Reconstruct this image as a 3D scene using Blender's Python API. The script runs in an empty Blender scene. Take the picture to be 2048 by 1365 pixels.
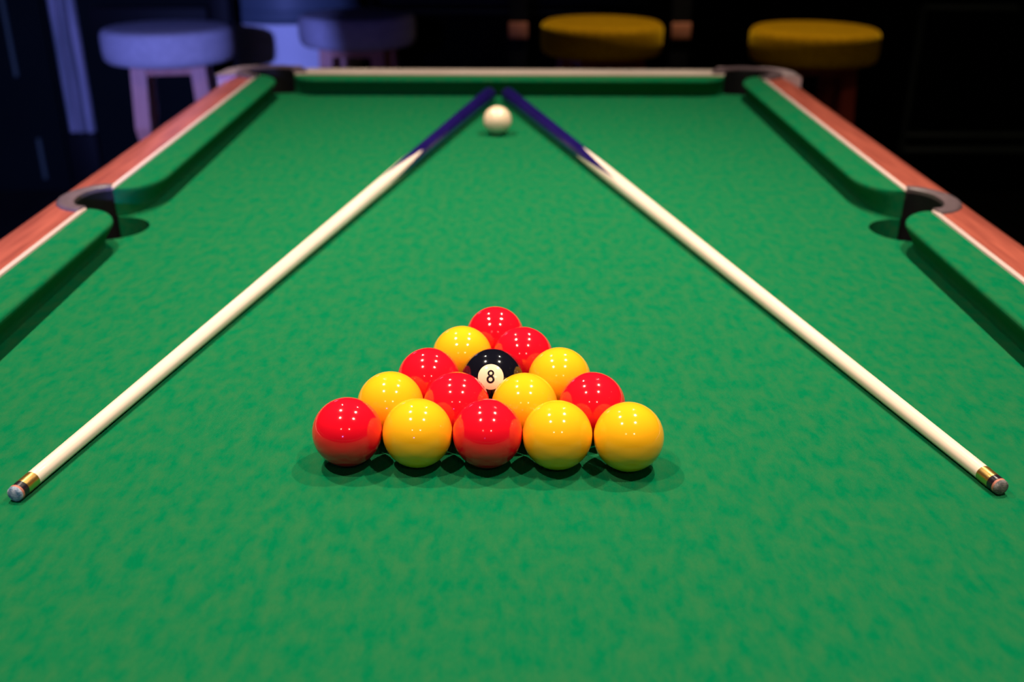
import bpy, bmesh, math, random
from mathutils import Vector, Matrix
random.seed(7)
C = bpy.context.scene.collection
S = bpy.context.scene
PI = math.pi

# ------------------------------------------------------------------ camera
cd = bpy.data.cameras.new('camera'); cam = bpy.data.objects.new('camera', cd); C.objects.link(cam)
cd.sensor_width = 36.0; cd.lens = 36.0 * 2041.7 / 2048.0
cd.clip_start = 0.02; cd.clip_end = 60
R3 = Matrix(((0.99998951, -0.00220388, -0.00401432),
             (-0.00275424, 0.41089344, -0.91167922),
             (0.00365869, 0.91168072, 0.41088306)))
cam.matrix_world = Matrix.Translation((0, 0, 0.39236)) @ R3.to_4x4()
cd.dof.use_dof = True; cd.dof.focus_distance = 0.77; cd.dof.aperture_fstop = 4.6
S.camera = cam

# ------------------------------------------------------------------ world, lights, exposure
w = bpy.data.worlds.new('world'); S.world = w; w.use_nodes = True
w.node_tree.nodes['Background'].inputs[0].default_value = (0.5, 0.6, 0.8, 1)
w.node_tree.nodes['Background'].inputs[1].default_value = 0.004
S.view_settings.view_transform = 'Standard'; S.view_settings.look = 'None'
S.view_settings.exposure = 0.0; S.view_settings.gamma = 1.0
S.view_settings.use_curve_mapping = False

def spot(name, loc, target, power, col, size_deg, blend, rad):
    l = bpy.data.lights.new(name, 'SPOT'); l.energy = power; l.color = col
    l.spot_size = math.radians(size_deg); l.spot_blend = blend; l.shadow_soft_size = rad
    o = bpy.data.objects.new(name, l); C.objects.link(o); o.location = loc
    d = Vector(target) - Vector(loc); o.rotation_euler = d.to_track_quat('-Z', 'Y').to_euler()
    return o

WARM = (1.0, 0.87, 0.70)
# six bulbs hung over the table in two rows of three
for lx in (-0.45, 0.42):
    for ly, pw in ((0.37, 40), (0.96, 57), (1.63, 58)):
        spot('table_bulb', (lx, ly, 1.20), (lx, ly, 0), pw, WARM, 102, 1.0, 0.012)
# recessed ceiling downlights of the room; the near left one is added fill
for lx, ly, pw in ((2.7, 2.3, 9), (2.77, 1.2, 10), (2.87, -0.15, 10), (0.66, -1.65, 140), (-0.70, -1.65, 70)):
    spot('downlight_and_fill', (lx, ly, 1.86), (lx, ly, 0), pw, (1, 0.8, 0.6), 120, 1.0, 0.03)
spot('downlight_and_fill', (0.60, 2.95, 1.86), (0.60, 3.02, 0), 85, (1, 0.80, 0.55), 54, 0.7, 0.05)
# violet-blue stage light behind the photographer's left, shining along the left of the table
spot('blue_stage_light', (-0.46, -2.6, 0.85), (-1.66, 3.2, -0.26), 1080, (0.20, 0.26, 1.0), 22.4, 0.05, 0.04)
spot('blue_stage_light', (-0.46, -2.6, 0.85), (-0.9, 3.2, -0.2), 60, (0.24, 0.22, 1.0), 26, 0.8, 0.04)  # soft fill added from the same position to lift the shaded stool
# violet light over the far left of the counter, shining along the left rail
spot('violet_counter_light', (-1.35, 4.0, 0.62), (-0.52, 1.7, 0.04), 1.6, (0.75, 0.5, 1.0), 26, 0.9, 0.15)

# ------------------------------------------------------------------ material helpers
def mat(name, base, rough=0.5, metal=0.0, spec=0.5, sheen=0.0, coat=0.0, c2=None, nscale=40, ndetail=4, stretch=(1, 1, 1),
        bump=0.0, bscale=200, lo=0.35, hi=0.65, sheen_tint=None):
    m = bpy.data.materials.new(name); m.use_nodes = True
    nt = m.node_tree; b = nt.nodes['Principled BSDF']
    b.inputs['Roughness'].default_value = rough; b.inputs['Metallic'].default_value = metal
    b.inputs['Specular IOR Level'].default_value = spec
    b.inputs['Sheen Weight'].default_value = sheen; b.inputs['Coat Weight'].default_value = coat
    b.inputs['Coat Roughness'].default_value = 0.05
    if sheen_tint: b.inputs['Sheen Tint'].default_value = (*sheen_tint, 1)
    b.inputs['Base Color'].default_value = (*base, 1)
    tc = nt.nodes.new('ShaderNodeTexCoord'); mp = nt.nodes.new('ShaderNodeMapping')
    mp.inputs['Scale'].default_value = stretch
    nt.links.new(tc.outputs['Object'], mp.inputs['Vector'])
    if c2:
        n = nt.nodes.new('ShaderNodeTexNoise'); n.inputs['Scale'].default_value = nscale; n.inputs['Detail'].default_value = ndetail
        r = nt.nodes.new('ShaderNodeValToRGB')
        r.color_ramp.elements[0].position = lo; r.color_ramp.elements[1].position = hi
        r.color_ramp.elements[0].color = (*base, 1); r.color_ramp.elements[1].color = (*c2, 1)
        nt.links.new(mp.outputs['Vector'], n.inputs['Vector']); nt.links.new(n.outputs['Fac'], r.inputs['Fac'])
        nt.links.new(r.outputs['Color'], b.inputs['Base Color'])
    if bump:
        n2 = nt.nodes.new('ShaderNodeTexNoise'); n2.inputs['Scale'].default_value = bscale; n2.inputs['Detail'].default_value = 3
        bp = nt.nodes.new('ShaderNodeBump'); bp.inputs['Strength'].default_value = bump; bp.inputs['Distance'].default_value = 0.002
        nt.links.new(mp.outputs['Vector'], n2.inputs['Vector']); nt.links.new(n2.outputs['Fac'], bp.inputs['Height'])
        nt.links.new(bp.outputs['Normal'], b.inputs['Normal'])
    return m

def cloth_material():
    m = bpy.data.materials.new('green_cloth'); m.use_nodes = True
    nt = m.node_tree; N = nt.nodes; L = nt.links; b = N['Principled BSDF']
    b.inputs['Roughness'].default_value = 0.95; b.inputs['Specular IOR Level'].default_value = 0.02
    b.inputs['Sheen Weight'].default_value = 0.0; b.inputs['Sheen Roughness'].default_value = 0.6
    b.inputs['Sheen Tint'].default_value = (0.5, 0.9, 0.5, 1)
    tc = N.new('ShaderNodeTexCoord')
    def noise(scale, detail, rough=0.5):
        n = N.new('ShaderNodeTexNoise'); n.inputs['Scale'].default_value = scale; n.inputs['Detail'].default_value = detail
        n.inputs['Roughness'].default_value = rough; L.new(tc.outputs['Object'], n.inputs['Vector']); return n
    n1 = noise(95, 5, 0.62)
    mpg = N.new('ShaderNodeMapping'); mpg.inputs['Scale'].default_value = (1, 0.5, 1)
    L.new(tc.outputs['Object'], mpg.inputs['Vector']); L.new(mpg.outputs['Vector'], n1.inputs['Vector'])
    r1 = N.new('ShaderNodeValToRGB'); r1.color_ramp.elements[0].position = 0.36; r1.color_ramp.elements[1].position = 0.66
    r1.color_ramp.elements[0].color = (0.0003, 0.130, 0.047, 1); r1.color_ramp.elements[1].color = (0.017, 0.130, 0.046, 1)
    L.new(n1.outputs['Fac'], r1.inputs['Fac'])
    # fine weave: ribs that run the length of the table
    wv = N.new('ShaderNodeTexWave'); wv.wave_type = 'BANDS'; wv.bands_direction = 'X'
    wv.inputs['Scale'].default_value = 330; wv.inputs['Distortion'].default_value = 0.6; wv.inputs['Detail'].default_value = 1
    L.new(tc.outputs['Object'], wv.inputs['Vector'])
    n2 = noise(900, 2)
    mx = N.new('ShaderNodeMath'); mx.operation = 'ADD'
    L.new(wv.outputs['Fac'], mx.inputs[0]); L.new(n2.outputs['Fac'], mx.inputs[1])
    mr = N.new('ShaderNodeMapRange'); mr.inputs[1].default_value = 0.2; mr.inputs[2].default_value = 1.7
    mr.inputs[3].default_value = 0.80; mr.inputs[4].default_value = 1.14
    L.new(mx.outputs[0], mr.inputs[0])
    mul = N.new('ShaderNodeVectorMath'); mul.operation = 'SCALE'
    L.new(r1.outputs['Color'], mul.inputs[0]); L.new(mr.outputs[0], mul.inputs['Scale'])
    L.new(mul.outputs['Vector'], b.inputs['Base Color'])
    bp = N.new('ShaderNodeBump'); bp.inputs['Strength'].default_value = 0.25; bp.inputs['Distance'].default_value = 0.0004
    L.new(mx.outputs[0], bp.inputs['Height']); L.new(bp.outputs['Normal'], b.inputs['Normal'])
    return m

M = {
 'cloth': cloth_material(),
 'mahogany': mat('mahogany', (0.27, 0.055, 0.038), 0.34, coat=0.0, c2=(0.42, 0.095, 0.062), nscale=22, stretch=(5, 0.35, 5), bump=0.05, bscale=150),
 'mahogany_end': mat('mahogany_end', (0.36, 0.065, 0.036), 0.38, c2=(0.52, 0.12, 0.07), nscale=22, stretch=(0.35, 5, 5)),
 'bead': mat('bead', (0.62, 0.45, 0.42), 0.35),
 'pale_reflection': mat('pale_reflection', (0.52, 0.41, 0.35), 0.45, c2=(0.58, 0.47, 0.40), nscale=12),
 'casting': mat('casting', (0.095, 0.062, 0.070), 0.42, spec=0.5, c2=(0.115, 0.075, 0.085), nscale=90),
 'corner_metal': mat('corner_metal', (0.52, 0.38, 0.40), 0.28, metal=0.25, c2=(0.58, 0.43, 0.45), nscale=60),
 'liner': mat('liner', (0.004, 0.004, 0.005), 0.6, spec=0.2, c2=(0.006, 0.006, 0.006)),
 'red': mat('red_ball', (0.84, 0.004, 0.017), 0.09, spec=0.5, coat=0.3, c2=(0.84, 0.007, 0.020), nscale=8),
 'yellow': mat('yellow_ball', (1.0, 0.44, 0.010), 0.09, spec=0.5, coat=0.3, c2=(1.0, 0.46, 0.010), nscale=8),
 'black': mat('black_ball', (0.004, 0.004, 0.008), 0.09, spec=0.5, coat=0.3, c2=(0.005, 0.005, 0.01), nscale=8),
 'ivory': mat('ivory_ball', (0.90, 0.64, 0.44), 0.12, spec=0.5, coat=0.1, c2=(0.94, 0.69, 0.48), nscale=8),
 'digit': mat('digit', (0.012, 0.010, 0.014), 0.1, c2=(0.016, 0.012, 0.018)),
 'ash': mat('ash_wood', (0.80, 0.60, 0.48), 0.35, coat=0.35, c2=(0.92, 0.74, 0.64), nscale=60, stretch=(1.5, 0.05, 1.5)),
 'butt': mat('butt_lacquer', (0.008, 0.0035, 0.075), 0.28, coat=0.1, c2=(0.012, 0.005, 0.10), nscale=9),
 'brass': mat('brass', (0.80, 0.46, 0.13), 0.33, metal=1.0, c2=(0.88, 0.54, 0.17), nscale=300, stretch=(1, 0.1, 1)),
 'collar': mat('collar', (0.010, 0.006, 0.010), 0.25, c2=(0.014, 0.008, 0.014)),
 'fibre': mat('fibre', (0.42, 0.13, 0.09), 0.6, c2=(0.50, 0.17, 0.12), nscale=500),
 'chalk_blue': mat('chalk_blue', (0.07, 0.15, 0.24), 0.9, c2=(0.42, 0.44, 0.52), nscale=260, bump=0.4, bscale=900),
 'chalk_grey': mat('chalk_grey', (0.09, 0.085, 0.09), 0.9, c2=(0.22, 0.19, 0.19), nscale=260, bump=0.4, bscale=900),
 'grey_velvet': mat('grey_velvet', (0.46, 0.42, 0.48), 0.9, spec=0.1, sheen=0.0, c2=(0.54, 0.49, 0.55), nscale=60, bump=0.2, bscale=700),
 'mustard': mat('mustard_boucle', (0.42, 0.20, 0.002), 0.95, spec=0.05, sheen=0.9, sheen_tint=(1, 0.62, 0.02), c2=(0.62, 0.32, 0.004), nscale=110, bump=0.8, bscale=260),
 'stool_wood': mat('stool_wood', (0.55, 0.22, 0.17), 0.5, c2=(0.66, 0.29, 0.22), nscale=14, stretch=(6, 6, 0.5)),
 'red_wood': mat('stool_red_wood', (0.30, 0.035, 0.015), 0.5, c2=(0.38, 0.05, 0.02), nscale=14, stretch=(6, 6, 0.5)),
 'wall': mat('dark_wall', (0.0015, 0.0040, 0.0042), 0.6, spec=0.08, c2=(0.002, 0.005, 0.005), nscale=5),
 'gloss_green': mat('dark_gloss_paint', (0.08, 0.11, 0.095), 0.28, spec=0.5, c2=(0.10, 0.13, 0.11), nscale=5),
 'door_frame': mat('door_frame_paint', (0.20, 0.22, 0.24), 0.35, spec=0.5, c2=(0.48, 0.42, 0.48), nscale=9, stretch=(4, 4, 0.4)),
 'floor': mat('dark_floor', (0.008, 0.006, 0.006), 0.55, c2=(0.014, 0.010, 0.009), nscale=3, stretch=(6, 0.6, 1)),
 'ceiling': mat('dark_ceiling', (0.012, 0.012, 0.014), 0.9, c2=(0.015, 0.015, 0.017)),
 'pale_paint': mat('pale_paint', (0.80, 0.76, 0.80), 0.55, c2=(0.86, 0.82, 0.86), nscale=6),
 'mid_paint': mat('blue_grey_paint', (0.07, 0.10, 0.13), 0.5, c2=(0.09, 0.12, 0.15), nscale=6),
 'counter': mat('counter_dark', (0.003, 0.003, 0.004), 0.6, spec=0.15, c2=(0.004, 0.004, 0.005), nscale=8),
 'lit_band': mat('lit_leg_wood', (0.48, 0.17, 0.09), 0.6, c2=(0.56, 0.21, 0.12), nscale=30),
 'cabinet': mat('table_cabinet', (0.10, 0.022, 0.012), 0.45, c2=(0.14, 0.03, 0.018), nscale=8, stretch=(4, 0.5, 4)),
}

# ------------------------------------------------------------------ mesh helpers
def mesh(name, verts, faces, m, parent=None, smooth=False, angle=None, bevel=None):
    me = bpy.data.meshes.new(name); me.from_pydata([tuple(v) for v in verts], [], faces); me.update()
    bm = bmesh.new(); bm.from_mesh(me); bmesh.ops.recalc_face_normals(bm, faces=bm.faces[:])
    if bevel: bmesh.ops.bevel(bm, geom=bm.edges[:], offset=bevel, segments=2, profile=0.5, affect='EDGES')
    bm.to_mesh(me); bm.free()
    return link(name, me, m, parent, smooth, angle)

def link(name, me, m, parent=None, smooth=False, angle=None):
    if m is not None: me.materials.clear(); me.materials.append(M[m])
    if smooth:
        for p in me.polygons: p.use_smooth = True
        if angle: me.set_sharp_from_angle(angle=math.radians(angle))
    o = bpy.data.objects.new(name, me); C.objects.link(o)
    if parent is not None: o.parent = parent
    return o

def empty(name, loc=(0, 0, 0), rz=0):
    o = bpy.data.objects.new(name, None); C.objects.link(o); o.location = loc; o.rotation_euler = (0, 0, rz)
    o.empty_display_size = 0.1; return o

def tag(o, label, cat, group=None):
    o['label'] = label; o['category'] = cat
    if group: o['group'] = group
    return o

def struct(o, label=None):
    o['kind'] = 'structure'
    if label: o['label'] = label
    return o

def box_vf(x0, x1, y0, y1, z0, z1):
    v = [(x, y, z) for z in (z0, z1) for y in (y0, y1) for x in (x0, x1)]
    f = [(0, 1, 3, 2), (4, 6, 7, 5), (0, 4, 5, 1), (2, 3, 7, 6), (0, 2, 6, 4), (1, 5, 7, 3)]
    return v, f

def box(name, x0, x1, y0, y1, z0, z1, m, parent=None, bevel=None):
    v, f = box_vf(x0, x1, y0, y1, z0, z1)
    return mesh(name, v, f, m, parent, bevel is not None, 40, bevel)

def lathe(name, prof, m, parent=None, n=48, smooth=True, angle=40, axis='z'):
    """prof: list of (r, h); poles where r == 0"""
    V = []; F = []; rings = []
    for r, h in prof:
        if r < 1e-7: rings.append([len(V)]); V.append((0, 0, h))
        else:
            rings.append(list(range(len(V), len(V) + n)))
            V += [(r * math.cos(2 * PI * i / n), r * math.sin(2 * PI * i / n), h) for i in range(n)]
    for a, b in zip(rings, rings[1:]):
        for i in range(n):
            j = (i + 1) % n
            if len(a) == 1 and len(b) == 1: continue
            if len(a) == 1: F.append((a[0], b[j], b[i]))
            elif len(b) == 1: F.append((a[i], a[j], b[0]))
            else: F.append((a[i], a[j], b[j], b[i]))
    if axis == 'y': V = [(x, z, -y) for x, y, z in V]
    return mesh(name, V, F, m, parent, smooth, angle)

def loft(name, rows, m, parent=None, cap=True, smooth=True, angle=35):
    """rows: list of closed profiles with the same number of points"""
    n = len(rows[0]); V = [p for r in rows for p in r]; F = []
    for k in range(len(rows) - 1):
        for i in range(n):
            j = (i + 1) % n
            F.append((k * n + i, k * n + j, (k + 1) * n + j, (k + 1) * n + i))
    if cap:
        F.append(tuple(range(n))); F.append(tuple((len(rows) - 1) * n + i for i in range(n)))
    return mesh(name, V, F, m, parent, smooth, angle)

def prism(name, poly, z0, z1, m, parent=None, bevel_in=0.0, smooth=False):
    """extruded 2-D outline (may be concave), optional chamfer on the top"""
    from mathutils.geometry import tessellate_polygon
    n = len(poly); V = [(x, y, z0) for x, y in poly] + [(x, y, z1) for x, y in poly]
    tri = tessellate_polygon([[Vector((x, y, 0)) for x, y in poly]])
    F = [tuple(t) for t in tri] + [tuple(i + n for i in t) for t in tri]
    F += [(i, (i + 1) % n, n + (i + 1) % n, n + i) for i in range(n)]
    return mesh(name, V, F, m, parent, smooth, 40)

# ------------------------------------------------------------------ room
FL = -0.80; CE = 1.90; BW = 4.20
struct(box('floor', -3.0, 3.4, -3.4, BW + 0.1, FL - 0.1, FL, 'floor'), 'dark floor of the room')
struct(box('ceiling', -3.0, 3.4, -3.4, BW + 0.1, CE, CE + 0.1, 'ceiling'), 'dark ceiling')
struct(box('wall_left', -3.1, -3.0, -3.4, BW + 0.1, FL, CE, 'wall'), 'dark left wall')
struct(box('wall_right', 3.4, 3.5, -3.4, BW + 0.1, FL, CE, 'wall'), 'dark right wall')
struct(box('wall_front', -3.1, 3.5, -3.5, -3.4, FL, CE, 'wall'), 'dark wall behind the photographer')
wb = struct(box('wall_back', -3.1, 3.5, BW, BW + 0.1, FL, CE, 'wall'), 'dark panelled back wall behind the stools')
# panel mouldings of the back wall (right): top rail, bottom double rail, stiles
def mould(name, x0, x1, z0, z1, depth, m, parent, vertical=False):
    """half-round moulding on the back wall"""
    rows = []; n = 10
    if vertical:
        c = (x0 + x1) / 2; r = (x1 - x0) / 2
        prof = [(c + r * math.cos(a), BW - depth * math.sin(a)) for a in [PI * i / n for i in range(n + 1)]] + [(x0, BW + 0.01), (x1, BW + 0.01)]
        rows = [[(x, y, z) for x, y in prof] for z in (z0, z1)]
    else:
        c = (z0 + z1) / 2; r = (z1 - z0) / 2
        prof = [(BW - depth * math.sin(a), c + r * math.cos(a)) for a in [PI * i / n for i in range(n + 1)]] + [(BW + 0.01, z0), (BW + 0.01, z1)]
        rows = [[(x, y, z) for y, z in prof] for x in (x0, x1)]
    return loft(name, rows, m, parent)
mould('panel_moulding', 1.64, 2.00, -0.070, -0.040, 0.022, 'gloss_green', wb)
mould('panel_moulding', 1.64, 2.14, -0.575, -0.545, 0.022, 'gloss_green', wb)
mould('panel_moulding', 1.64, 2.17, -0.640, -0.605, 0.026, 'gloss_green', wb)
mould('panel_moulding', 1.62, 1.65, -0.640, -0.040, 0.012, 'gloss_green', wb, True)
mould('panel_moulding', 2.14, 2.17, -0.640, -0.040, 0.012, 'gloss_green', wb, True)
# thin ledges under the counter on the lit part of the wall
mould('panel_moulding', -0.50, 0.55, -0.045, -0.030, 0.02, 'mid_paint', wb)
mould('panel_moulding', -0.50, 0.35, -0.085, -0.065, 0.02, 'gloss_green', wb)
# door with moulded frame, left
dr = struct(box('door_1', -2.60, -1.83, BW - 0.02, BW + 0.02, FL, 1.2, 'wall'), 'dark door at the left of the back wall')
for x0, x1, dp in ((-1.805, -1.775, 0.022), (-1.768, -1.742, 0.030), (-1.738, -1.700, 0.026)):
    mould('frame_moulding', x0, x1, -0.555, 1.2, dp, 'door_frame', dr, True)
box('plinth_block', -1.81, -1.695, BW - 0.03, BW + 0.02, FL, -0.56, 'counter', dr, 0.004)
mould('panel_moulding', -1.985, -1.965, -0.33, 1.0, 0.032, 'gloss_green', dr, True)
mould('panel_moulding', -1.945, -1.925, -0.75, -0.58, 0.032, 'gloss_green', dr, True)

# pale round column lit by the blue stage light
col = empty('round_column', (-0.80, 3.93, FL))
tag(col, 'pale round column lit violet-blue between the two grey stools', 'column')
lathe('shaft', [(0.0, 0.06), (0.25, 0.06), (0.25, 0.735), (0.245, 0.74), (0, 0.74)], 'pale_paint', col, 64)
lathe('collar', [(0.0, 0.735), (0.255, 0.735), (0.258, 0.74), (0.258, 0.775), (0.252, 0.782), (0.25, 1.4), (0.25, 2.68), (0, 2.68)], 'mid_paint', col, 64)
lathe('base', [(0.0, 0.0), (0.265, 0.0), (0.265, 0.06), (0.252, 0.072), (0.0, 0.072)], 'mid_paint', col, 64)

# wall counter behind the stools: top above the frame, square front legs
ct = empty('bar_counter', (0, 3.85, FL))
tag(ct, 'dark bar counter legs with painted orange-brown lit bands behind the stools', 'counter')
def cbox(name, x0, x1, y0, y1, z0, z1, m, parent=ct, bevel=0.003):
    o = box(name, x0, x1, y0 - 3.85, y1 - 3.85, z0 - FL, z1 - FL, m, parent, bevel); return o
cbox('countertop', -1.55, 1.35, 3.46, 3.66, 0.27, 0.31, 'counter')
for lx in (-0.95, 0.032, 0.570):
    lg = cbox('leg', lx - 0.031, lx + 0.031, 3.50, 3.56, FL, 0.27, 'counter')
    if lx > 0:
        b_ = cbox('lit_band', lx - 0.032, lx + 0.032, 3.488, 3.503, -0.083, -0.031, 'lit_band', lg, 0.003)  # lit stretch of the wooden leg, put in as a coloured piece
        b_['label'] = 'orange-brown lit band painted on the dark leg'
cbox('shelf_box', -1.42, -1.02, 3.60, 3.66, -0.10, 0.0, 'counter')
cbox('stretcher', -1.50, 1.30, 3.51, 3.55, 0.21, 0.27, 'counter')

# ------------------------------------------------------------------ pool table
TX = 0.002; TY = 1.213                       # centre of the table
NX = 0.455 ; BX = 0.5015; OX = 0.5795        # nose, bead and outer rail half widths
EB = 2.097 - TY                              # bead half length of the ends
ZC = 0.036
table = empty('pool_table', (TX, TY, FL))
tag(table, 'mahogany pool table with green cloth and cushions', 'pool table')
def tab(o):                                  # children are built about the table centre with z=0 on the cloth
    o.location = (0, 0, -FL); return o

# --- bed with pocket notches
def arc(cx, cy, r, a0, a1, n=20):
    return [(cx + r * math.cos(a0 + (a1 - a0) * i / n), cy + r * math.sin(a0 + (a1 - a0) * i / n)) for i in range(n + 1)]
SPX, SPY, SPR = 0.492, -0.006, 0.0455
CPX, CPY, CPR = 0.468, 2.140 - TY, 0.056
bxh, byh = 0.499, 2.112 - TY
def bed_outline():
    q = []
    # right side going up from the side pocket
    th = math.acos((bxh - SPX) / SPR)
    side = arc(SPX, SPY, SPR, -th, -(2 * PI - th), 28)         # notch traversed inside the table
    a_in = math.asin((bxh - CPX) / CPR)
    # corner notch from (bxh, y) round to (x, byh)
    y1 = CPY - math.sqrt(CPR ** 2 - (bxh - CPX) ** 2); x1 = CPX - math.sqrt(CPR ** 2 - (byh - CPY) ** 2)
    A0 = math.atan2(y1 - CPY, bxh - CPX); A1 = math.atan2(byh - CPY, x1 - CPX) - 2 * PI * (math.atan2(byh - CPY, x1 - CPX) > 0)
    corner = arc(CPX, CPY, CPR, A0, A1, 18)
    rt = side + corner                                           # x > 0, from lower side-pocket lip to top end
    top = rt + [(-x, y) for x, y in reversed(rt)]                # across to the left, down to the left pocket lip
    # near half: mirror of the corner notches
    left_low = [(-x, -y) for x, y in corner]; right_low = [(x, -y) for x, y in reversed(corner)]
    return top + left_low + right_low
tab(prism('bed_cloth', bed_outline(), -0.03, 0.0, 'cloth', table))

# --- cushions
PROF = [(0.0, 0.001), (0.0, ZC - 0.001), (0.020, ZC), (0.0400, ZC), (0.0440, ZC - 0.0006), (0.0462, ZC - 0.0022), (0.0468, ZC - 0.0045),
        (0.0462, ZC - 0.0070), (0.0440, ZC - 0.010), (0.0350, 0.013), (0.0315, 0.005), (0.031, 0.0006)]
CW = 0.0468
def cushion(t0, t1, j0, j1, fn, flip=False):
    """loft from bead end t0 to t1; jaws of length j0/j1 where the nose curves back to the bead"""
    st = []
    n = 16
    for i in range(n + 1):
        s = 1 - math.cos(PI / 2 * i / n)                     # 0..1 along the jaw
        st.append((t0 + j0 * s, max(0.06, math.sqrt(max(0, 1 - (1 - s) ** 2)))))
    m_ = 8
    for i in range(1, m_): st.append((t0 + j0 + (t1 - j1 - t0 - j0) * i / m_, 1.0))
    for i in range(n + 1):
        s = 1 - math.cos(PI / 2 * (n - i) / n)
        st.append((t1 - j1 * s, max(0.06, math.sqrt(max(0, 1 - (1 - s) ** 2)))))
    rows = []
    for t, k in st:
        row = []
        for u, z in PROF:
            # the jaw face stands upright: the undercut fades as the nose curves back
            un = u * k if z > 0.02 else (u * k * k + (1 - k) * min(u * k * 1.1, CW * k))
            row.append(fn(un, t, z))
        rows.append(row)
    return tab(loft('cushion', rows, 'cloth', table, True, True, 50))
sn, sf, ce = 1.170 - TY, 1.256 - TY, 2.086 - TY
for sx in (-1, 1):
    f = lambda u, t, z, sx=sx: (sx * (BX - u), t, z)
    cushion(sf, ce, 0.078, 0.085, f)
    cushion(-ce, sn, 0.085, 0.060, f)
for sy in (-1, 1):
    cushion(-0.433, 0.433, 0.055, 0.055, lambda u, t, z, sy=sy: (t, sy * (EB - u), z))

# --- wooden side rails with cut-outs at the side pockets
def rail_rows(ys, x_in):
    rows = []
    for y in ys:
        xi = x_in(y)
        prof = [(xi, -0.045), (xi, ZC + 0.0005)]
        prof += [(max(xi + 0.002, 0.540), ZC + 0.0005), (0.5445, ZC - 0.0004), (0.556, ZC - 0.0050), (0.568, ZC - 0.0105), (0.5765, ZC - 0.017), (OX, ZC - 0.028), (OX, -0.045)]
        rows.append([(x, y, z) for x, z in prof])
    return rows
PYC = 0.0
def xin(y):
    d = abs(y - PYC) / 0.043
    return BX + 0.0052 + (0.022 * math.sqrt(max(0, 1 - d * d)) if d < 1 else 0)
ys = [-0.862, -0.6, -0.3, -0.06] + [0.043 * math.sin(PI / 2 * k / 10) for k in range(-10, 11)] + [0.06, 0.3, 0.6, 0.862]
for sx in (-1, 1):
    rows = [[(sx * x, y, z) for x, y, z in r] for r in rail_rows(ys, xin)]
    tab(loft('side_rail', rows, 'mahogany', table, True, True, 40))
# --- pale bead between wood and cushion, one length per side cushion
def bead(x0, x1, y0, y1):
    o = tab(box('bead_strip', x0, x1, y0, y1, ZC - 0.01, ZC + 0.0018, 'bead', table, 0.0012)); return o
for sx in (-1, 1):
    xa, xb = sorted((sx * (BX - 0.0002), sx * (BX + 0.0062)))
    bead(xa, xb, sf + 0.001, ce); bead(xa, xb, -ce, sn - 0.001)
# --- end rails
OY = 2.183 - TY
for sy in (-1, 1):
    prof = [(EB, -0.045), (EB, ZC), (EB + 0.060, ZC), (EB + 0.068, ZC - 0.002), (EB + 0.078, ZC - 0.008), (EB + 0.085, ZC - 0.018), (OY, ZC - 0.03), (OY, -0.045)]
    tab(loft('end_rail', [[(x, sy * y, z) for y, z in prof] for x in (-0.4325, 0.4325)], 'mahogany_end', table, True, True, 40))
    ya, yb = sorted((sy * (EB + 0.0003), sy * (EB + 0.060)))
    o = tab(box('rail_reflection', -0.432, 0.434, ya, yb, ZC - 0.004, ZC + 0.0022, 'pale_reflection', table, 0.001)); o['label'] = 'pale beige reflection on the end rail, built as a strip'  # reflection on the rail top, put in as a pale strip
# --- side pocket castings (grey C-shaped rims)
for sx in (-1, 1):
    cx = BX; n = 28; rows = []
    for i in range(n + 1):
        a = -PI / 2 + PI * i / n
        ca, sa = math.cos(a), math.sin(a)
        k = 0.55 + 0.45 * max(0, ca)                                   # narrows to the tips
        ix, iy = cx + 0.001 + 0.026 * ca, PYC + 0.0425 * sa
        ox, oy = ix + 0.0185 * ca * k + 0.004, iy + 0.0165 * sa * 0.92
        z0, z1 = ZC - 0.012, ZC + 0.0042
        def P(t, z): return (sx * (ix + (ox - ix) * t), iy + (oy - iy) * t, z)
        rows.append([P(0, z0), P(0, z1 - 0.0015), P(0.12, z1), P(0.72, z1), P(0.92, z1 - 0.0012), P(1, z1 - 0.0035), P(1, z0)])
    tab(loft('pocket_rim', rows, 'casting', table, True, True, 50))
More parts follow.
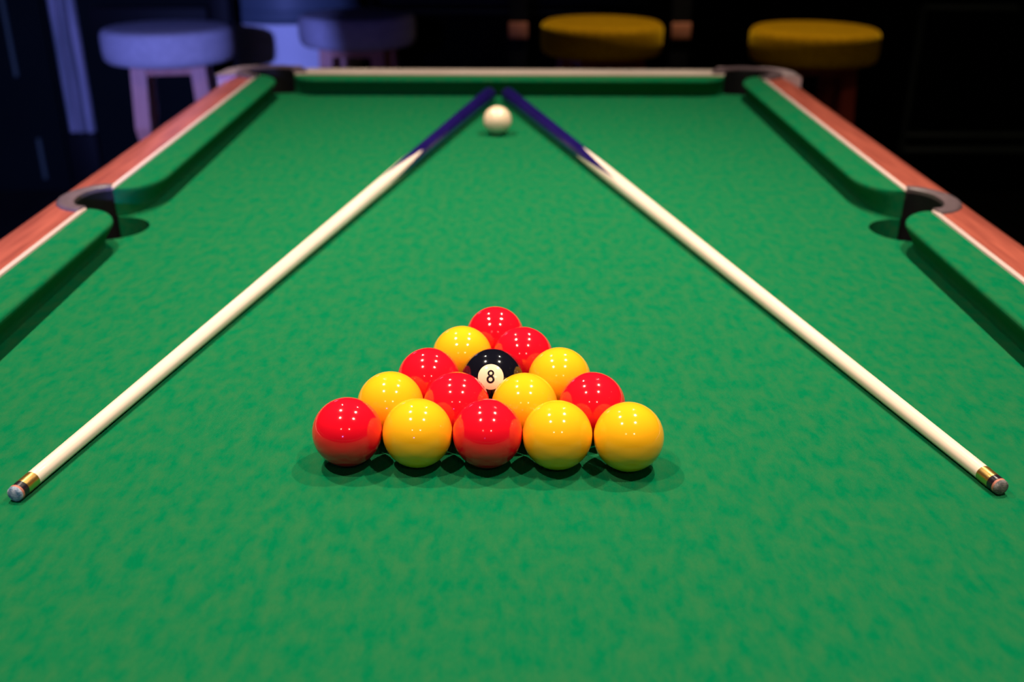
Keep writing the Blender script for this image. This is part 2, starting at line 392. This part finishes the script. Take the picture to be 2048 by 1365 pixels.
# --- corner castings
def corner(sx, sy):
    # local outline for +x,+y: outer rounded corner, inner pocket arc
    cy = CPY - 0.034; cxp = 0.481; r = 0.0475
    y0 = 0.856
    outer = [(BX + 0.0065, y0 + 0.016), (OX + 0.003, y0)]
    rc = 0.062
    outer += [(OX + 0.003 - rc + rc * math.cos(a), OY + 0.004 - rc + rc * math.sin(a)) for a in [PI / 2 * i / 12 for i in range(13)]]
    outer += [(0.434, OY + 0.004)]
    inner = [(0.434, EB + 0.0)]
    a0 = PI - 0.10; a1 = -PI / 3.2
    inner += [(cxp + r * math.cos(a0 + (a1 - a0) * i / 22), cy + r * math.sin(a0 + (a1 - a0) * i / 22)) for i in range(23)]
    poly = outer + inner
    poly = [(sx * x, sy * y) for x, y in poly]
    o = prism('corner_casting', poly, -0.05, ZC + 0.0035, 'corner_metal', table)
    tab(o)
    bm = bmesh.new(); bm.from_mesh(o.data)
    ed = [e for e in bm.edges if all(v.co.z > ZC for v in e.verts) and any(abs(f.normal.z) < 0.5 for f in e.link_faces)]
    bmesh.ops.bevel(bm, geom=ed, offset=0.004, segments=3, profile=0.5, affect='EDGES'); bm.to_mesh(o.data); bm.free()
    for p in o.data.polygons: p.use_smooth = True
    o.data.set_sharp_from_angle(angle=math.radians(50))
    # black rubber lining of the pocket wall, a part of the casting
    rows = []
    a0 = PI + 0.05; a1 = -PI / 2.6
    for i in range(25):
        a = a0 + (a1 - a0) * i / 24
        ca, sa = math.cos(a), math.sin(a)
        rows.append([(sx * (cxp + rr * ca), sy * (cy + rr * sa), z) for rr, z in ((r - 0.0010, -0.06), (r - 0.0010, ZC + 0.0025), (r + 0.0015, ZC + 0.0025), (r + 0.0015, -0.06))])
    l_ = loft('pocket_lining', rows, 'liner', o, True, True, 50); l_['label'] = 'black rubber pocket lining'
    rows = []
    for i in range(25):
        a = a0 + (a1 - a0) * i / 24
        ca, sa = math.cos(a), math.sin(a)
        rows.append([(sx * (cxp + rr * ca), sy * (cy + rr * sa), z) for rr, z in ((r - 0.0008, ZC - 0.004), (r - 0.0008, ZC + 0.0052), (r + 0.004, ZC + 0.0068), (r + 0.020, ZC + 0.0062), (r + 0.023, ZC + 0.0045), (r + 0.023, ZC - 0.004))])
    l_ = loft('pocket_rim', rows, 'casting', o, True, True, 50); l_['label'] = 'dark mauve-grey pocket rim'
for sx in (-1, 1):
    for sy in (-1, 1): corner(sx, sy)
# --- black pocket cups
def cup(x, y, r, zt):
    prof = [(r, zt), (r + 0.004, zt), (r + 0.004, -0.13), (0, -0.13), (0, -0.125), (r, -0.125), (r, zt)]
    o = lathe('pocket_cup', prof, 'liner', table, 40); o.location = (x, y, -FL); return o
for sx in (-1, 1):
    cup(sx * (SPX + 0.004), SPY, 0.047, -0.031)
    for sy in (-1, 1): cup(sx * CPX, sy * CPY, 0.058, -0.031)
    # black back plate that lines the side pocket behind the rim
    rows = []
    for i in range(21):
        a = -PI / 2 + PI * i / 20
        x = BX + 0.0012 + 0.0255 * math.cos(a); y = 0.0422 * math.sin(a)
        rows.append([(sx * x, y, -0.06), (sx * x, y, ZC - 0.002), (sx * (x + 0.0012), y, ZC - 0.002), (sx * (x + 0.0012), y, -0.06)])
    tab(loft('pocket_lining', rows, 'liner', table, True, True, 60))
    # moulded black jaws that close the gap between bed and rail at the pocket
    for yy in (sn, sf):
        v0 = yy if yy > 0 else yy - 0.002
        tab(box('jaw_plate', *sorted((sx * BX, sx * (BX + 0.006))), v0, v0 + 0.002, -0.04, ZC - 0.001, 'liner', table))
# --- cabinet and legs
tab(box('cabinet', -0.555, 0.555, -OY + 0.03, OY - 0.03, -0.30, -0.135, 'cabinet', table, 0.008))
for sx in (-1, 1):
    tab(box('apron', *sorted((sx * 0.540, sx * 0.572)), -OY + 0.05, OY - 0.05, -0.30, -0.046, 'cabinet', table, 0.004))
    for sy in (-1, 1):
        rows = []
        for z, h in ((-0.30, 0.055), (-0.34, 0.055), (-0.36, 0.050), (-0.70, 0.036), (-0.71, 0.044), (FL, 0.040)):
            cx, cy = sx * 0.47, sy * 0.82
            rows.append([(cx - h, cy - h, z), (cx + h, cy - h, z), (cx + h, cy + h, z), (cx - h, cy + h, z)])
        tab(loft('leg', rows, 'cabinet', table, True, False))
for sy in (-1, 1):
    tab(box('apron', -0.52, 0.52, *sorted((sy * (OY - 0.04), sy * (OY - 0.012))), -0.30, -0.046, 'cabinet', table, 0.004))

# ------------------------------------------------------------------ balls
BR = 0.0254
def ball_mesh(r, name):
    me = bpy.data.meshes.new(name); bm = bmesh.new()
    bmesh.ops.create_uvsphere(bm, u_segments=64, v_segments=40, radius=r); bm.to_mesh(me); bm.free()
    for p in me.polygons: p.use_smooth = True
    return me
meshes = {}
for k in ('red', 'yellow', 'black'):
    meshes[k] = ball_mesh(BR, k + '_ball'); meshes[k].materials.append(M[k])
RACK = [  # x, y (mm), colour, label
 (-11.3, 826.3, 'red', 'red ball at the far tip of the triangle'),
 (-38.6, 782.8, 'yellow', 'yellow ball left in the row of two behind the black ball'),
 (12.7, 781.4, 'red', 'red ball right in the row of two behind the black ball'),
 (-63.7, 738.5, 'red', 'red ball directly left of the black eight ball'),
 (-12.4, 737.2, 'black', 'black ball with white disc and number 8 in the middle of the triangle'),
 (41.7, 739.7, 'yellow', 'yellow ball directly right of the black eight ball'),
 (-90.0, 694.7, 'yellow', 'yellow ball at the left end of the row of four'),
 (-39.2, 694.0, 'red', 'red ball in the row of four touching the black ball at lower left'),
 (12.8, 692.7, 'yellow', 'yellow ball in the row of four touching the black ball at lower right'),
 (64.9, 694.4, 'red', 'red ball at the right end of the row of four'),
 (-116.9, 651.6, 'red', 'red ball at the left corner of the front row'),
 (-65.6, 650.1, 'yellow', 'yellow ball second from the left in the front row'),
 (-14.7, 649.4, 'red', 'red ball in the centre of the front row'),
 (36.1, 647.4, 'yellow', 'yellow ball second from the right in the front row'),
 (87.6, 645.1, 'yellow', 'yellow ball at the right corner of the front row'),
]
black = None
for x, y, k, lb in RACK:
    o = bpy.data.objects.new('pool_ball', meshes[k]); C.objects.link(o); o.location = (x / 1000, y / 1000, BR + 0.0003)
    o.rotation_euler = (0, 0, random.uniform(0, 6)) if k != 'black' else (0, 0, 0)
    tag(o, lb, 'ball', 'racked pool balls')
    if k == 'black': black = o
# white disc and figure 8 on the black ball, laid on its curved surface
bc = Vector(black.location); vd = (Vector(cam.location) - bc).normalized()
rt = Vector((1, 0, 0)); rt = (rt - vd * rt.dot(vd)).normalized(); up = vd.cross(rt)
nn = (vd + rt * (-0.055) + up * 0.10).normalized()
rt = (rt - nn * rt.dot(nn)).normalized(); up = nn.cross(rt)
tl = math.radians(-3); rt, up = rt * math.cos(tl) + up * math.sin(tl), up * math.cos(tl) - rt * math.sin(tl)
def on_ball(u, v, lift):
    d = nn * math.sqrt(max(0, 1 - u * u - v * v)) + rt * u + up * v
    return tuple(d.normalized() * (BR + lift))
def ring_patch(name, cx, cy, r0, r1, lift, m, parent, nr=4, n=48, sy=1.0):
    V = []; F = []
    for i in range(nr + 1):
        r = r0 + (r1 - r0) * i / nr
        V += [on_ball(cx + r * math.cos(2 * PI * j / n), cy + sy * r * math.sin(2 * PI * j / n), lift if 0 < i < nr or r0 == 0 and i < nr else lift * 0.6) for j in range(n)]
    for i in range(nr):
        for j in range(n):
            k = (j + 1) % n; F.append((i * n + j, i * n + k, (i + 1) * n + k, (i + 1) * n + j))
    me = bpy.data.meshes.new(name); me.from_pydata(V, [], F); me.update()
    return link(name, me, m, parent, True)
disc = ring_patch('number_disc', 0, 0, 0.0005, 0.395, 0.00008, 'ivory', black, 10); disc['label'] = 'white number disc'
d8 = ring_patch('digit', 0, 0.106, 0.047, 0.102, 0.00016, 'digit', disc); d8['label'] = 'upper loop of the black figure 8'
d8 = ring_patch('digit', 0, -0.086, 0.060, 0.125, 0.00016, 'digit', disc); d8['label'] = 'lower loop of the black figure 8'
CR = 0.0239
me = ball_mesh(CR, 'cue_ball'); me.materials.append(M['ivory'])
cb = bpy.data.objects.new('cue_ball', me); C.objects.link(cb); cb.location = (-0.0185, 1.7249, CR)
tag(cb, 'cream white cue ball between the two cue butts', 'ball')

# ------------------------------------------------------------------ cues
LQ = 1.448
def cue(tip, butt, phase, tipmat, label):
    """built along +y from the butt end (s=0) to the tip"""
    rb, rt_ = 0.0142, 0.0057
    def rad(s):
        k = s / LQ; return rb + (rt_ - rb) * (k ** 0.92)
    t = Vector((*tip, rt_ + 0.0003)); b = Vector((*butt, rb + 0.0003))
    root = empty('pool_cue', b)
    d = (t - b).normalized(); root.rotation_euler = d.to_track_quat('Y', 'Z').to_euler()
    tag(root, label, 'cue', 'pool cues')
    n = 64
    def sb(j):                                                 # four splice points round the butt
        x = ((j / n * 4 + phase) % 1.0); tri = abs(2 * x - 1)   # 0..1
        return 0.485 + 0.17 * (1 - tri) ** 1.25
    def tube(name, s0, s1, rows, m, cap0=False, cap1=False):
        V = []; F = []
        for i in range(rows + 1):
            for j in range(n):
                a = 2 * PI * j / n; A = s0(j); B = s1(j); s = A + (B - A) * i / rows; r = rad(s)
                V.append((r * math.cos(a), s, r * math.sin(a)))
        for i in range(rows):
            for j in range(n):
                k = (j + 1) % n; F.append((i * n + j, i * n + k, (i + 1) * n + k, (i + 1) * n + j))
        if cap0: F.append(tuple(range(n)))
        if cap1: F.append(tuple(rows * n + j for j in range(n)))
        return mesh(name, V, F, m, root, True, 40)
    tube('shaft', sb, lambda j: LQ - 0.0215, 40, 'ash', False, True)
    tube('butt', lambda j: 0.012, sb, 16, 'butt', True, False)
    lathe('bumper', [(0, 0.0), (rb * 0.7, 0.0), (rb * 0.95, 0.003), (rb, 0.012), (0, 0.012)], 'collar', root, 40, axis='y')
    r0 = rad(LQ - 0.02)
    def lt(name, prof, m): return lathe(name, prof, m, root, 48, axis='y')
    E_ = LQ
    fe = lt('ferrule', [(0, E_ - 0.0217), (r0 * 1.03, E_ - 0.0217), (r0 * 1.035, E_ - 0.0212), (r0 * 1.02, E_ - 0.0100), (0, E_ - 0.0100)], 'brass'); fe['label'] = 'brass ferrule'
    lt('tip_collar', [(0, E_ - 0.0100), (r0 * 1.015, E_ - 0.0100), (r0 * 1.005, E_ - 0.0050), (0, E_ - 0.0050)], 'collar')
    lt('tip_pad', [(0, E_ - 0.0050), (r0 * 1.0, E_ - 0.0050), (r0 * 0.985, E_ - 0.0032), (0, E_ - 0.0032)], 'fibre')
    tp = lt('leather_tip', [(0, E_ - 0.0032), (r0 * 0.985, E_ - 0.0032), (r0 * 0.95, E_ - 0.0017), (r0 * 0.80, E_ - 0.0008), (r0 * 0.5, E_ - 0.0002), (0, E_)], tipmat)
    tp['label'] = 'chalked leather tip'
    return root
cue((-0.3395, 0.5975), (-0.0355, 2.012), 0.50, 'chalk_blue', 'left cue with blue butt, pale shaft and blue chalked tip')
cue((0.3485, 0.5980), (-0.0030, 2.012), 0.0, 'chalk_grey', 'right cue with blue butt, pale shaft and grey tip')

# ------------------------------------------------------------------ bar stools
def stool_proto(seatmat, woodmat):
    root = empty('bar_stool')
    prof = [(0, 0.728), (0.155, 0.728), (0.169, 0.731), (0.177, 0.740), (0.180, 0.760), (0.180, 0.795), (0.1785, 0.806), (0.174, 0.814), (0.166, 0.8185), (0.15, 0.820), (0.08, 0.822), (0, 0.823)]
    st = lathe('seat', prof, seatmat, root, 64)
    tops = []
    for sx, sy in ((-1, -1), (1, -1), (1, 1), (-1, 1)):
        rows = []
        for z, q, h in ((0.737, 0.078, 0.020), (0.56, 0.086, 0.020), (0.53, 0.087, 0.015), (0.505, 0.088, 0.0085), (0.48, 0.089, 0.010), (0.44, 0.092, 0.014), (0.05, 0.113, 0.010), (0.0, 0.116, 0.009)):
            cx, cy = sx * q, sy * q
            rows.append([(cx - h, cy - h, z), (cx + h, cy - h, z), (cx + h, cy + h, z), (cx - h, cy + h, z)])
        loft('leg', rows, woodmat, root, True, False)
    for sy in (-1, 1):
        box('apron', -0.062, 0.062, *sorted((sy * 0.068, sy * 0.090)), 0.700, 0.738, woodmat, root, 0.002)
        box('apron', *sorted((sy * 0.068, sy * 0.090)), -0.062, 0.062, 0.700, 0.738, woodmat, root, 0.002)
        box('footrest', -0.092, 0.092, *sorted((sy * 0.096, sy * 0.110)), 0.250, 0.272, woodmat, root, 0.002)
        box('footrest', *sorted((sy * 0.096, sy * 0.110)), -0.092, 0.092, 0.250, 0.272, woodmat, root, 0.002)
    return root
def dup(root):
    r = root.copy(); C.objects.link(r)
    for ch in list(root.children):
        c = ch.copy(); C.objects.link(c); c.parent = r
        for g in list(ch.children):
            d = g.copy(); C.objects.link(d); d.parent = c
    return r
a = stool_proto('grey_velvet', 'stool_wood'); b2 = dup(a)
c_ = stool_proto('mustard', 'red_wood'); d_ = dup(c_)
for o, x, y, rz, lb in ((a, -0.954, 2.959, 0.20, 'grey upholstered round bar stool at far left, lit violet, pinkish legs showing'),
                        (b2, -0.467, 3.275, -0.10, 'grey round bar stool half in shadow behind the far left corner pocket'),
                        (c_, 0.274, 3.110, 0.3, 'mustard yellow round bar stool between two orange-brown lit bands of the counter legs'),
                        (d_, 0.865, 2.984, 0.05, 'mustard yellow round bar stool at the far right with dark red leg')):
    o.location = (x, y, FL); o.rotation_euler = (0, 0, rz)
    tag(o, lb, 'stool', 'round bar stools along the counter')
